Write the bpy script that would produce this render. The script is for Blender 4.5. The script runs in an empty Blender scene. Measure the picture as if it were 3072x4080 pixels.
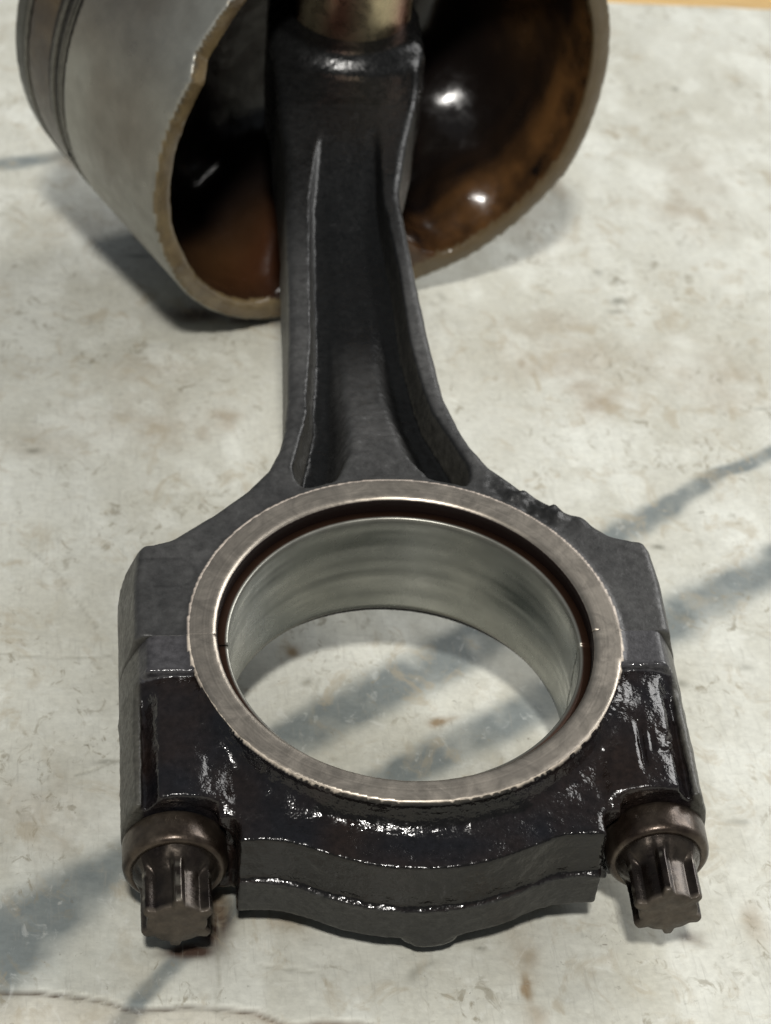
import bpy, math, random
import numpy as np
from mathutils import Matrix, Vector

# ---------------------------------------------------------------- frame of the rod (millimetres) -> world (metres)
NX, NY, HD = 0.04, 0.2286, 36.02          # table normal in the rod frame and its offset
_n = np.array([NX, NY, 1.0]); _n /= np.linalg.norm(_n)
_x = np.array([1.0, 0, 0]); _x -= _n * _x.dot(_n); _x /= np.linalg.norm(_x)
_y = np.cross(_n, _x)
RT = np.array([_x, _y, _n])
def to_world(P): return (np.asarray(P, float) @ RT.T + np.array([0, 0, HD])) * 0.001
MROD = Matrix([[*(RT[i] * 1.0), (HD if i == 2 else 0) * 0.001] for i in range(3)] + [[0, 0, 0, 1]])

# ---------------------------------------------------------------- camera
CR = np.array([[0.99392351, -0.08204361, 0.07338186], [0.00622302, 0.70748254, 0.70670342], [-0.10989689, -0.70195249, 0.70369409]])
CAM = np.array([-49.65057589, -282.54917696, 310.8770642])
S = bpy.context.scene
cam_d = bpy.data.cameras.new('camera'); cam = bpy.data.objects.new('camera', cam_d); S.collection.objects.link(cam)
Rw = RT @ CR.T
cl = to_world(CAM)
cam.matrix_world = Matrix([[*Rw[i], cl[i]] for i in range(3)] + [[0, 0, 0, 1]])
cam_d.sensor_fit = 'HORIZONTAL'; cam_d.sensor_width = 36
cam_d.angle = math.radians(16.9201)
cam_d.clip_start = 0.01; cam_d.clip_end = 50
cam_d.dof.use_dof = True; cam_d.dof.focus_distance = 0.412; cam_d.dof.aperture_fstop = 52
S.camera = cam

# ---------------------------------------------------------------- world and lamps (workshop ceiling lamps)
W = bpy.data.worlds.new('World'); S.world = W; W.use_nodes = True
bg = W.node_tree.nodes['Background']; bg.inputs[0].default_value = (0.86, 0.93, 1.0, 1); bg.inputs[1].default_value = 0.17
S.view_settings.view_transform = 'Standard'; S.view_settings.look = 'None'; S.view_settings.exposure = 0; S.view_settings.gamma = 1
def lamp(name, loc, target, size, power, col, size_y=None):
    d = bpy.data.lights.new(name, 'AREA'); d.size = size; d.energy = power; d.color = col
    if size_y: d.shape = 'RECTANGLE'; d.size_y = size_y
    o = bpy.data.objects.new(name, d); S.collection.objects.link(o)
    o.location = loc; o.rotation_euler = (Vector(target) - Vector(loc)).to_track_quat('-Z', 'Y').to_euler()
    return o
lamp('ceiling_lamp', (-0.28, -1.66, 2.08), (0, 0.05, 0), 0.19, 66.0, (1.0, 0.97, 0.92))
lamp('side_lamp', (0.86, 0.50, 0.74), (0.08, 0.22, 0), 0.75, 13.0, (1.0, 0.99, 0.97))

# ---------------------------------------------------------------- numpy helpers
rng = np.random.default_rng(7)
_LAT = rng.random((64, 64, 64)).astype(np.float32)
def vnoise(P, scale, off=0.0):
    q = np.asarray(P, float) / scale + 17.3 + off
    i = np.floor(q).astype(int); f = q - i; f = f * f * (3 - 2 * f); i &= 63; j = (i + 1) & 63
    r = 0
    for a in (0, 1):
        for b in (0, 1):
            for c in (0, 1):
                w = (f[:, 0] if a else 1 - f[:, 0]) * (f[:, 1] if b else 1 - f[:, 1]) * (f[:, 2] if c else 1 - f[:, 2])
                r = r + w * _LAT[(j if a else i)[:, 0], (j if b else i)[:, 1], (j if c else i)[:, 2]]
    return r * 2 - 1
def fbm(P, scale, n=4, off=0.0, gain=0.5):
    r, a, t = 0, 1.0, 0
    for k in range(n):
        r = r + a * vnoise(P, scale / 2 ** k, off + 5.7 * k); t += a; a *= gain
    return r / t
def ss(a, b, x):
    t = np.clip((x - a) / (b - a), 0, 1); return t * t * (3 - 2 * t)
def smin(a, b, k):
    h = np.clip(0.5 + 0.5 * (b - a) / k, 0, 1); return b * (1 - h) + a * h - k * h * (1 - h)
def smax(a, b, k): return -smin(-a, -b, k)
def mix(a, b, t):
    t = np.asarray(t)[..., None]; return np.asarray(a) * (1 - t) + np.asarray(b) * t

def nets(fn, lo, hi, h, snap=None):
    """surface nets of fn(x,y,z)<0 on a grid; returns verts, quads"""
    ax = [np.arange(lo[k], hi[k] + h, h, dtype=np.float32) for k in range(3)]
    X, Y, Z = ax[0][:, None, None], ax[1][None, :, None], ax[2][None, None, :]
    F = np.ascontiguousarray(np.broadcast_to(fn(X, Y, Z), (len(ax[0]), len(ax[1]), len(ax[2])))).astype(np.float32)
    s = F < 0
    c = np.zeros(tuple(n - 1 for n in F.shape), np.uint8)
    cor = [(a, b, d) for a in (0, 1) for b in (0, 1) for d in (0, 1)]
    n = F.shape
    for a, b, d in cor: c += s[a:n[0] - 1 + a, b:n[1] - 1 + b, d:n[2] - 1 + d]
    act = np.argwhere((c > 0) & (c < 8))
    idx = -np.ones(c.shape, np.int32); idx[tuple(act.T)] = np.arange(len(act))
    vals = {k: F[act[:, 0] + k[0], act[:, 1] + k[1], act[:, 2] + k[2]] for k in cor}
    acc = np.zeros((len(act), 3)); cnt = np.zeros(len(act))
    for k in cor:
        for d in range(3):
            if k[d]: continue
            m = list(k); m[d] = 1; m = tuple(m)
            v0, v1 = vals[k], vals[m]; ok = (v0 < 0) != (v1 < 0)
            t = np.where(ok, v0 / np.where(ok, v0 - v1, 1), 0)
            p = np.tile(np.array(k, float), (len(act), 1)); p[:, d] = t
            acc[ok] += p[ok]; cnt[ok] += 1
    V = np.array([a[0] for a in ax]) + h * (act + acc / cnt[:, None])
    Q = []
    for d in range(3):
        e1, e2 = [(1, 2), (2, 0), (0, 1)][d]
        sl0 = [slice(None)] * 3; sl1 = [slice(None)] * 3; sl0[d] = slice(0, -1); sl1[d] = slice(1, None)
        ed = np.argwhere(s[tuple(sl0)] != s[tuple(sl1)])
        ed = ed[(ed[:, e1] > 0) & (ed[:, e2] > 0) & (ed[:, e1] < n[e1] - 1) & (ed[:, e2] < n[e2] - 1)]
        ins = s[tuple(sl0)][tuple(ed.T)]
        def cell(o1, o2):
            q = ed.copy(); q[:, e1] += o1; q[:, e2] += o2; return idx[tuple(q.T)]
        q = np.stack([cell(-1, -1), cell(0, -1), cell(0, 0), cell(-1, 0)], 1)
        q[~ins] = q[~ins][:, ::-1]
        Q.append(q)
    return V, np.concatenate(Q)

def vnormals(V, Q):
    a, b, c, d = (V[Q[:, k]] for k in range(4))
    n = np.cross(c - a, d - b); N = np.zeros_like(V)
    for k in range(4): np.add.at(N, Q[:, k], n)
    return N / np.maximum(np.linalg.norm(N, axis=1, keepdims=True), 1e-9)

def relax(V, Q, w, n=3):
    """shape-keeping smoothing of the verts by weight w"""
    E = np.concatenate([Q[:, [0, 1]], Q[:, [1, 2]], Q[:, [2, 3]], Q[:, [3, 0]]]); E = np.concatenate([E, E[:, ::-1]])
    cnt = np.bincount(E[:, 0], minlength=len(V))[:, None]
    V = V.copy()
    for k in range(n):
        for lam in (0.55, -0.57):
            A = np.stack([np.bincount(E[:, 0], V[E[:, 1], d], minlength=len(V)) for d in range(3)], 1) / np.maximum(cnt, 1)
            V += lam * w[:, None] * (A - V)
    return V

def mesh_from(name, V, Q, cols=None, rough=None, scale=0.001, bump=None, metal=None):
    me = bpy.data.meshes.new(name)
    Q = np.asarray(Q)
    me.vertices.add(len(V)); me.vertices.foreach_set('co', (np.asarray(V, np.float32) * scale).ravel())
    k = Q.shape[1]
    me.loops.add(Q.size); me.loops.foreach_set('vertex_index', Q.astype(np.int32).ravel())
    me.polygons.add(len(Q)); me.polygons.foreach_set('loop_start', np.arange(0, Q.size, k, dtype=np.int32))
    me.update(calc_edges=True)
    me.polygons.foreach_set('use_smooth', np.ones(len(Q), bool))
    if cols is not None:
        a = me.attributes.new('tint', 'FLOAT_COLOR', 'POINT')
        c4 = np.ones((len(V), 4), np.float32); c4[:, :3] = np.clip(cols, 0, 1); a.data.foreach_set('color', c4.ravel())
    if rough is not None:
        a = me.attributes.new('rough', 'FLOAT', 'POINT'); a.data.foreach_set('value', np.asarray(rough, np.float32))
    bump = np.ones(len(V)) if bump is None else bump
    if bump is not None:
        a = me.attributes.new('relief', 'FLOAT', 'POINT'); a.data.foreach_set('value', np.asarray(bump, np.float32))
    if metal is not None:
        a = me.attributes.new('metal', 'FLOAT', 'POINT'); a.data.foreach_set('value', np.asarray(metal, np.float32))
    me.validate()
    return me

def link(name, me, mat, parent=None):
    o = bpy.data.objects.new(name, me); S.collection.objects.link(o)
    if mat and me: me.materials.append(mat)
    if parent: o.parent = parent
    return o
def thing(name, label, cat, M=MROD, group=None):
    o = bpy.data.objects.new(name, None); S.collection.objects.link(o); o.matrix_world = M
    o.empty_display_size = 0.02
    o['label'] = label; o['category'] = cat
    if group: o['group'] = group
    return o

# ---------------------------------------------------------------- materials
def material(name, base=(0.1, 0.1, 0.1), attr=True, metallic=0.0, rough=0.5, coat=0.0, spec=0.5,
             bumps=((0.6, 0.4, 0.5),), var=0.25, var_scale=2.0, rough_var=0.15, coat_rough=0.15, aniso=None, bump_detail=5, metal_attr=False, ring=False, ringcol=((0.46, 0.41, 0.345), (0.30, 0.265, 0.225))):
    """bumps: (feature size in mm, strength, height in mm/10)"""
    m = bpy.data.materials.new(name); m.use_nodes = True
    nt = m.node_tree; N = nt.nodes; L = nt.links
    b = N['Principled BSDF']
    tc = N.new('ShaderNodeTexCoord')
    mp = N.new('ShaderNodeMapping'); mp.inputs['Scale'].default_value = (1000, 1000, 1000); L.new(tc.outputs['Object'], mp.inputs[0])
    if aniso: mp2 = N.new('ShaderNodeMapping'); mp2.inputs['Scale'].default_value = aniso; L.new(mp.outputs[0], mp2.inputs[0]); vec = mp2.outputs[0]
    else: vec = mp.outputs[0]
    def noise(size, detail=6, rough_=0.6, dist=0.0, v=None):
        n = N.new('ShaderNodeTexNoise'); n.inputs['Scale'].default_value = 1.0 / size; n.inputs['Detail'].default_value = detail
        n.inputs['Roughness'].default_value = rough_; n.inputs['Distortion'].default_value = dist; L.new(v or vec, n.inputs['Vector']); return n.outputs[0]
    if attr:
        a = N.new('ShaderNodeAttribute'); a.attribute_name = 'tint'; col = a.outputs['Color']
        ar = N.new('ShaderNodeAttribute'); ar.attribute_name = 'rough'; rg = ar.outputs['Fac']
    else:
        c = N.new('ShaderNodeRGB'); c.outputs[0].default_value = (*base, 1); col = c.outputs[0]
        r = N.new('ShaderNodeValue'); r.outputs[0].default_value = rough; rg = r.outputs[0]
    mr = N.new('ShaderNodeMapRange'); mr.inputs[1].default_value = 0.3; mr.inputs[2].default_value = 0.7
    mr.inputs[3].default_value = 1 - var; mr.inputs[4].default_value = 1 + var; L.new(noise(var_scale), mr.inputs[0])
    mu = N.new('ShaderNodeVectorMath'); mu.operation = 'SCALE'; L.new(col, mu.inputs[0]); L.new(mr.outputs[0], mu.inputs['Scale'])
    L.new(mu.outputs[0], b.inputs['Base Color'])
    mr2 = N.new('ShaderNodeMapRange'); mr2.inputs[1].default_value = 0.3; mr2.inputs[2].default_value = 0.7
    mr2.inputs[3].default_value = -rough_var; mr2.inputs[4].default_value = rough_var; L.new(noise(var_scale * 0.7, dist=1.0), mr2.inputs[0])
    ad = N.new('ShaderNodeMath'); ad.use_clamp = True; L.new(rg, ad.inputs[0]); L.new(mr2.outputs[0], ad.inputs[1]); L.new(ad.outputs[0], b.inputs['Roughness'])
    b.inputs['Metallic'].default_value = metallic
    if ring:                                              # turned face round the bore, and the oily bore wall inside it
        sx = N.new('ShaderNodeSeparateXYZ'); L.new(mp.outputs[0], sx.inputs[0])
        cb = N.new('ShaderNodeCombineXYZ'); L.new(sx.outputs[0], cb.inputs[0]); L.new(sx.outputs[1], cb.inputs[1])
        ln = N.new('ShaderNodeVectorMath'); ln.operation = 'LENGTH'; L.new(cb.outputs[0], ln.inputs[0])
        def ramp(sock, a, b_):
            q = N.new('ShaderNodeMapRange'); q.interpolation_type = 'SMOOTHSTEP'; q.inputs[1].default_value = a; q.inputs[2].default_value = b_; L.new(sock, q.inputs[0]); return q.outputs[0]
        def mul(a, b_):
            q = N.new('ShaderNodeMath'); q.operation = 'MULTIPLY'; L.new(a, q.inputs[0]); L.new(b_, q.inputs[1]); return q.outputs[0]
        def mixc(f, a, b_, typ='RGBA'):
            q = N.new('ShaderNodeMix'); q.data_type = typ; i = {'RGBA': (6, 7, 2), 'FLOAT': (2, 3, 0)}[typ]
            L.new(f, q.inputs[0])
            for k_, v_ in ((i[0], a), (i[1], b_)):
                if hasattr(v_, 'is_output') or hasattr(v_, 'node'): L.new(v_, q.inputs[k_])
                else: q.inputs[k_].default_value = v_
            return q.outputs[i[2]]
        zt = N.new('ShaderNodeMath'); zt.operation = 'ADD'; L.new(sx.outputs[2], zt.inputs[0]); zt.inputs[1].default_value = 14.25
        zab = N.new('ShaderNodeMath'); zab.operation = 'ABSOLUTE'; L.new(zt.outputs[0], zab.inputs[0])
        jit = N.new('ShaderNodeMath'); jit.operation = 'MULTIPLY_ADD'; L.new(noise(1.6, 3), jit.inputs[0]); jit.inputs[1].default_value = 0.5; L.new(ln.outputs['Value'], jit.inputs[2])
        fr = mul(ramp(jit.outputs[0], 35.56, 35.44), mul(ramp(ln.outputs['Value'], 30.85, 30.95), ramp(zab.outputs[0], 13.45, 13.6)))
        wl = ramp(ln.outputs['Value'], 30.95, 30.85)
        tn = N.new('ShaderNodeMix'); tn.data_type = 'RGBA'; tn.inputs[6].default_value = (*ringcol[0], 1); tn.inputs[7].default_value = (*ringcol[1], 1); L.new(noise(14.0, 2), tn.inputs[0])
        rn = N.new('ShaderNodeTexNoise'); rn.noise_dimensions = '1D'; rn.inputs['Scale'].default_value = 3.0; rn.inputs['Detail'].default_value = 4; L.new(ln.outputs['Value'], rn.inputs['W'])
        sm = noise(5.0, 6, 0.7, 1.5)
        rr_ = N.new('ShaderNodeMapRange'); rr_.inputs[1].default_value = 0.3; rr_.inputs[2].default_value = 0.7; rr_.inputs[3].default_value = 0.95; rr_.inputs[4].default_value = 1.04; L.new(rn.outputs[0], rr_.inputs[0])
        sr_ = N.new('ShaderNodeMapRange'); sr_.inputs[1].default_value = 0.35; sr_.inputs[2].default_value = 0.65; sr_.inputs[3].default_value = 1.08; sr_.inputs[4].default_value = 0.86; L.new(sm, sr_.inputs[0])
        tv = N.new('ShaderNodeVectorMath'); tv.operation = 'SCALE'; L.new(tn.outputs[2], tv.inputs[0]); L.new(mul(rr_.outputs[0], sr_.outputs[0]), tv.inputs['Scale'])
        rgm = N.new('ShaderNodeMath'); rgm.operation = 'MULTIPLY'; L.new(mul(rr_.outputs[0], sr_.outputs[0]), rgm.inputs[0]); rgm.inputs[1].default_value = 0.42
        c1 = mixc(fr, mu.outputs[0], tv.outputs[0]); c1 = mixc(wl, c1, (0.007, 0.0032, 0.0025, 1)); L.new(c1, b.inputs['Base Color'])
        r1 = mixc(fr, ad.outputs[0], rgm.outputs[0], 'FLOAT'); r1 = mixc(wl, r1, 0.5, 'FLOAT'); L.new(r1, b.inputs['Roughness'])
        am = N.new('ShaderNodeAttribute'); am.attribute_name = 'metal'
        m1 = mixc(fr, am.outputs['Fac'], 0.92, 'FLOAT'); m1 = mixc(wl, m1, 0.0, 'FLOAT'); L.new(m1, b.inputs['Metallic'])
    elif metal_attr:
        am = N.new('ShaderNodeAttribute'); am.attribute_name = 'metal'; L.new(am.outputs['Fac'], b.inputs['Metallic'])
        iv = N.new('ShaderNodeMath'); iv.operation = 'MULTIPLY_ADD'; L.new(am.outputs['Fac'], iv.inputs[0]); iv.inputs[1].default_value = -coat; iv.inputs[2].default_value = coat; L.new(iv.outputs[0], b.inputs['Coat Weight'])
    b.inputs['Specular IOR Level'].default_value = spec
    b.inputs['Coat Weight'].default_value = coat; b.inputs['Coat Roughness'].default_value = coat_rough
    prev = None
    for size, strength, height in bumps:
        bn = N.new('ShaderNodeBump'); bn.inputs['Strength'].default_value = strength; bn.inputs['Distance'].default_value = height * 1e-3
        L.new(noise(size, bump_detail), bn.inputs['Height'])
        if attr:
            rl = N.new('ShaderNodeAttribute'); rl.attribute_name = 'relief'
            ml = N.new('ShaderNodeMath'); ml.operation = 'MULTIPLY'; L.new(rl.outputs['Fac'], ml.inputs[0]); ml.inputs[1].default_value = strength; L.new(ml.outputs[0], bn.inputs['Strength'])
        if prev: L.new(prev, bn.inputs['Normal'])
        prev = bn.outputs[0]
    if prev: L.new(prev, b.inputs['Normal']); L.new(prev, b.inputs['Coat Normal'])
    return m

M_forged = material('forged_steel', metal_attr=True, ring=True, spec=0.27, bump_detail=2.5, bumps=((3.0, 0.5, 0.2), (0.9, 0.9, 0.13)), var=0.3, var_scale=1.6, rough_var=0.12)
M_oily = material('oily_black_forging', metal_attr=True, ring=True, spec=0.42, bump_detail=1.5, bumps=((1.7, 0.6, 0.16), (0.62, 1.0, 0.11)), var=0.4, var_scale=1.2, rough_var=0.12)
M_shell = material('bearing_metal', metallic=0.7, bumps=((4.0, 0.15, 0.1),), var=0.10, var_scale=6.0, rough_var=0.08)
M_bolt = material('brown_oiled_bolt', metallic=0.75, coat=0.15, bumps=((1.5, 0.5, 0.12), (0.5, 0.4, 0.05)), var=0.3, var_scale=1.5, rough_var=0.1)
M_alu = material('varnished_aluminium', metal_attr=True, spec=0.4, bumps=((5.0, 0.3, 0.25), (1.4, 0.4, 0.07)), var=0.12, var_scale=5, rough_var=0.08, coat=0.0)
M_ring = material('piston_ring_steel', attr=False, base=(0.13, 0.125, 0.11), metallic=0.9, rough=0.4, bumps=((1.0, 0.3, 0.05),))
M_pin = material('wrist_pin_steel', metallic=0.9, bumps=((3.0, 0.15, 0.05),), var=0.2, var_scale=4)

# ---------------------------------------------------------------- connecting rod
ZC = -14.25
def wY(Y): return np.interp(Y, [12, 19.0, 22.9, 28.6, 34.3, 39.5, 45, 50, 58.7, 76, 91, 120, 135, 150, 165, 179],
                            [44.0, 43.0, 37.2, 30.2, 23.8, 19.4, 16.9, 15.6, 14.2, 13.0, 12.3, 11.3, 12.6, 14.6, 15.5, 15.0])
def cY(Y): return np.interp(Y, [0, 28, 40, 60, 117, 135, 155, 179], [0, 0, -1.0, -1.9, -1.9, -0.2, 1.9, 3.2])
PIN = (3.6, 179.5)
def round_ext(d2, dz, r):
    a = d2 + r; b = dz + r
    return np.sqrt(np.maximum(a, 0) ** 2 + np.maximum(b, 0) ** 2) + np.minimum(np.maximum(a, b), 0) - r
def rod_sdf(x, y, z):
    zz = np.abs(z - ZC)                                   # both faces alike
    # shank with flare
    yl = np.asarray(y, float); w = wY(yl); c = cY(yl)
    slope = np.gradient(w.ravel(), yl.ravel()).reshape(w.shape)
    ht = np.interp(yl, [0, 42, 62, 146, 156, 170], [13.85, 13.7, 12.2, 11.4, 13.6, 14.0])
    ht = np.where(yl > 146, 11.3, ht)
    d2 = (np.abs(x - c) - w) / np.sqrt(1 + slope ** 2)
    d2 = np.maximum(d2, np.maximum(-yl, yl - PIN[1]))
    shank = round_ext(d2, zz - ht, 1.8)
    # recess with plateau rising to the ring
    pl = 0.1 + 5.7 * ss(36, 88, yl)                        # depth of the middle of the channel
    iw = np.interp(yl, [30, 36, 40, 44, 54, 74, 95, 112, 135, 150], [14.6, 15.9, 15.6, 14.4, 11.5, 9.3, 8.6, 7.6, 6.4, 5.4])
    ax_ = np.abs(x - c - 0.6 * ss(60, 100, yl))
    gu = ax_ / iw
    wall_ = 1 - ss(0.84, 1.0, gu)
    val_ = ss(0.26, 0.62, gu) * ss(33.0, 37.0, yl - 2.2 * np.abs(gu - 0.76) ** 2 * 20)
    dep = wall_ * (pl + (6.0 - pl) * val_) * (1 - ss(100, 142, yl)) - (yl < 33) * 9
    dep = np.maximum(dep, -1)
    rec = (zz - (ht - dep)) * 0.72
    shank = np.maximum(shank, rec)
    # big end block with round bolt columns
    bx = np.abs(x) - 46.6; by = np.abs(yl - 2.1) - 18.1
    q = np.maximum((bx + 4.7 * (zz / 13.9) ** 2) / 1.15, by)
    cx = (np.abs(x) + (yl - 20.4) * 1.15 - 44.8) / 1.52    # cut corner of the shoulder
    q = np.maximum(q, cx)
    blk = round_ext(q, zz - 13.9, 0.5)
    e = smin(shank, blk, 2.5)
    e = np.where(yl < 60, np.maximum(e, zz - 13.92), e)
    # small end
    rs = np.sqrt((x - PIN[0]) ** 2 + (yl - PIN[1]) ** 2)
    e = smin(e, round_ext(np.maximum(rs - 19.8, np.abs(x - 2.6) - 15.4), zz - 14.25, 2.8), 4.0)
    e = np.maximum(e, 12.6 - rs)
    # machined ring and bore
    R = np.sqrt(x ** 2 + yl ** 2)
    e = np.minimum(e, round_ext(R - 36.4, zz - 14.25 + 0.35 * ss(35.4, 36.3, R), 0.1))
    e = np.maximum(e, 30.7 - R)
    e = np.maximum(e, (31.3 - R + zz - 14.25) * 0.707)
    return np.maximum(e, -0.10 - yl)
def cap_sdf(x, y, z):
    zz = np.abs(z - ZC); ax_ = np.abs(x)
    R = np.sqrt(x ** 2 + y ** 2)
    # upper machined strip of the columns
    d2 = np.maximum(ax_ - 46.6, np.maximum(y - 9, -8.0 - y))
    sidec = (ax_ - 46.6 + 4.7 * (zz / 13.9) ** 2) / 1.15
    e = round_ext(np.maximum(np.maximum(sidec, np.maximum(y - 9, -7.6 - y)), 28 - ax_), zz - 13.9, 0.4)
    # bolt columns
    tz = 12.7 - 0.9 * ss(-8, -30, y) - 0.035 * (ax_ - 37.0) ** 2 - 2.6 * ss(40.3, 42.6, ax_) * ss(-7, -12, y) * ss(47.0, 43.6, ax_ + 0 * y)
    col = round_ext(np.maximum(np.maximum(sidec, 30.0 - ax_), np.maximum(y + 6.5, -31.2 - y)), zz - tz, 0.7)
    lipx = round_ext(np.maximum(np.maximum(sidec, 43.2 - ax_), np.maximum(y + 6.5, -31.2 - y)), zz - 9.6, 0.4)
    col = np.minimum(col, lipx)
    e = smin(e, col, 0.3)
    # web between, falling away from the ring
    tilt = 9.3 + 3.0 * ss(26, 40, ax_) * ss(-36, -20, y) 
    d3 = np.maximum(ax_ - 31.5, np.maximum(y + 2, -33.5 - y))
    web = round_ext(d3, zz - tilt, 1.0)
    # rib with the bulged end
    out = 38.1 + np.interp(ax_, [0, 3, 6, 9, 12, 15, 18, 20, 22, 24.5], [6.2, 6.1, 5.75, 5.1, 4.15, 3.0, 1.65, 0.8, 0.25, 0])
    out = out + 0.5 * np.clip((9.0 - zz) / 9.0, 0, 1) + 1.0 * ss(ZC + 0.5, ZC - 0.3, z)
    d4 = np.maximum((-y - out) * 0.93, np.maximum(ax_ - 28.6, y + 20))
    rib = round_ext(d4, np.where(z < ZC, zz - 8.0, zz - 9.3), 1.1)
    e = smin(e, smin(web, rib, 1.5), 2.2)
    # ring boss with a hollow fillet
    boss = round_ext(R - 35.7, zz - 14.25 + 0.30 * ss(35.0, 35.8, R), 0.25)
    e = np.where(y < -6, smin(e, boss, 4.6 * ss(-7, -16, y) + 0.3), np.minimum(e, boss))
    # spot faces for the bolt flanges
    rb = np.sqrt((ax_ - 38.2) ** 2 + (z - ZC) ** 2)
    e = smax(e, -np.maximum(rb - 9.6, y + 31.0), 0.5)
    e = np.maximum(e, 30.7 - R)
    e = np.maximum(e, (31.3 - R + zz - 14.25) * 0.707)
    # small lug at the foot of the rib
    lug = np.sqrt(((x - 1.6) / 1.9) ** 2 + ((y + 42.9) / 1.0) ** 2 + ((z + 22.6) / 1.0) ** 2) - 2.6
    e = smin(e, lug, 1.2)
    e = np.maximum(e, y - 0.10)
    return np.maximum(e, -(z + 28.5) if False else e)

H = 0.42
def facemask(P, N): return ss(0.75, 0.95, np.abs(N[:, 2]))
RV, RQ = nets(rod_sdf, (-49.0, -1.0, -30.0), (49.0, 200.5, 1.5), H)
RV = relax(RV, RQ, ss(36.2, 37.2, np.hypot(RV[:, 0], RV[:, 1])) * ss(0.3, 0.9, RV[:, 1]), 5)
N0 = vnormals(RV, RQ)
x, y, z = RV.T; R = np.hypot(x, y)
mach = (R < 35.7) * 1.0
amp = 0.10 * (1 - mach)
disp = amp * fbm(RV, 2.2, 4)
dam = np.exp(-(((x - 24.9) * 0.79 - (y - 31.0) * 0.61) / 8.5) ** 4 - (((x - 25.6) * 0.61 + (y - 31.8) * 0.79) / 4.6) ** 4) * (z > -6) * (R > 35.8) * ss(0.3, 0.8, N0[:, 2]) * ss(1.0, -1.0, (x - 25.6) * 0.61 + (y - 31.8) * 0.79)
disp = disp + dam * (fbm(RV, 3.0, 3, 9.1) * 2.2 - 0.35 + 0.3 * np.abs(vnoise(RV, 1.3, 3.0)))
disp = disp + 0.9 * np.exp(-((x - 33.0) / 2.0) ** 2 - ((y - 27.0) / 2.2) ** 2 - ((z + 2.5) / 3.5) ** 2) * (R > 37)
mark = lambda cx, cy, r0, a0, a1: (np.exp(-((np.hypot(x - cx, y - cy) - r0) / 0.35) ** 2) * ((np.degrees(np.arctan2(y - cy, x - cx)) > a0) & (np.degrees(np.arctan2(y - cy, x - cx)) < a1)))
mk = mark(-37.0, 14.0, 3.2, -60, 100) + np.exp(-((y - 10.9) / 0.35) ** 2) * (np.abs(x + 38.5) < 2.6) + np.exp(-((y - 17.2) / 0.3) ** 2) * (np.abs(x + 40) < 3.2) + 0.5 * np.exp(-((y - 6.6) / 0.3) ** 2) * (np.abs(x + 38.5) < 3)
mk = np.clip(mk, 0, 1) * (z > -2)
disp = disp - 0.05 * mk * (0.3 + 0.6 * np.abs(vnoise(RV, 1.6, 6.0)))
for cx_, cy_, wx_ in ((-1.5, 54.3, 2.2), (0.8, 49.0, 1.4), (-3.0, 46.5, 1.0)):
    g_ = np.exp(-((x - cx_) / wx_) ** 2 - ((y - cy_) / 0.4) ** 2) * (z > -9); disp = disp - 0.35 * g_
pl_ = (np.abs(x - cY(y)) < 13) * (y > 34) * (y < 66) * (z > -9)
disp = disp + pl_ * 0.16 * np.maximum(vnoise(RV * [1, 1.6, 1], 1.3, 2.0), 0) 
RV2 = RV + N0 * disp[:, None]
n1 = fbm(RV, 9.0, 4, 1.0); n2 = fbm(RV, 3.0, 3, 2.0)
gray = mix((0.070, 0.069, 0.067), (0.028, 0.028, 0.028), 0.5 + 0.6 * n1)
dark = np.array([0.004, 0.0042, 0.0042])
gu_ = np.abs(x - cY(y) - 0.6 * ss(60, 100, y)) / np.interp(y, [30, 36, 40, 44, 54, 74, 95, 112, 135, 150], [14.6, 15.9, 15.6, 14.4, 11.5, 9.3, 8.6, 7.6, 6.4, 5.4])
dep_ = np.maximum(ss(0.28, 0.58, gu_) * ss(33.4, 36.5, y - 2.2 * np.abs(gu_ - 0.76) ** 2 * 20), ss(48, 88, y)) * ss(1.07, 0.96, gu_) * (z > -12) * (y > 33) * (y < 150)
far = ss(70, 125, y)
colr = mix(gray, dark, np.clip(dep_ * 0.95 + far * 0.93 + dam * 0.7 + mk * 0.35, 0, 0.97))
tan = mix((0.50, 0.44, 0.38), (0.40, 0.34, 0.29), 0.5 + 0.5 * n1)
colr = mix(colr, tan, (R < 35.6) * (R > 30.9))
colr = mix(colr, (0.004, 0.004, 0.004), ss(18.2, 17.0, np.hypot(x - PIN[0], y - PIN[1])) * 0.95)
side = ss(0.6, 0.3, np.abs(N0[:, 2])) * (R > 36)
colr = mix(colr, (0.062, 0.059, 0.050), side * 0.6 * (1 - far))
innr = (R < 31.25) * (np.abs(N0[:, 2]) < 0.6)
colr = mix(colr, (0.035, 0.014, 0.009), innr * 0.97)
rough = 0.43 + 0.08 * n2; rough = np.where((R < 35.6), 0.42, rough); rough = rough - 0.08 * np.clip(dep_ + far, 0, 1); rough = np.where((R < 32.0) & (np.abs(N0[:, 2]) > 0.4), 0.27, rough)
rough = np.where(y > 148, 0.25, rough)
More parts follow.
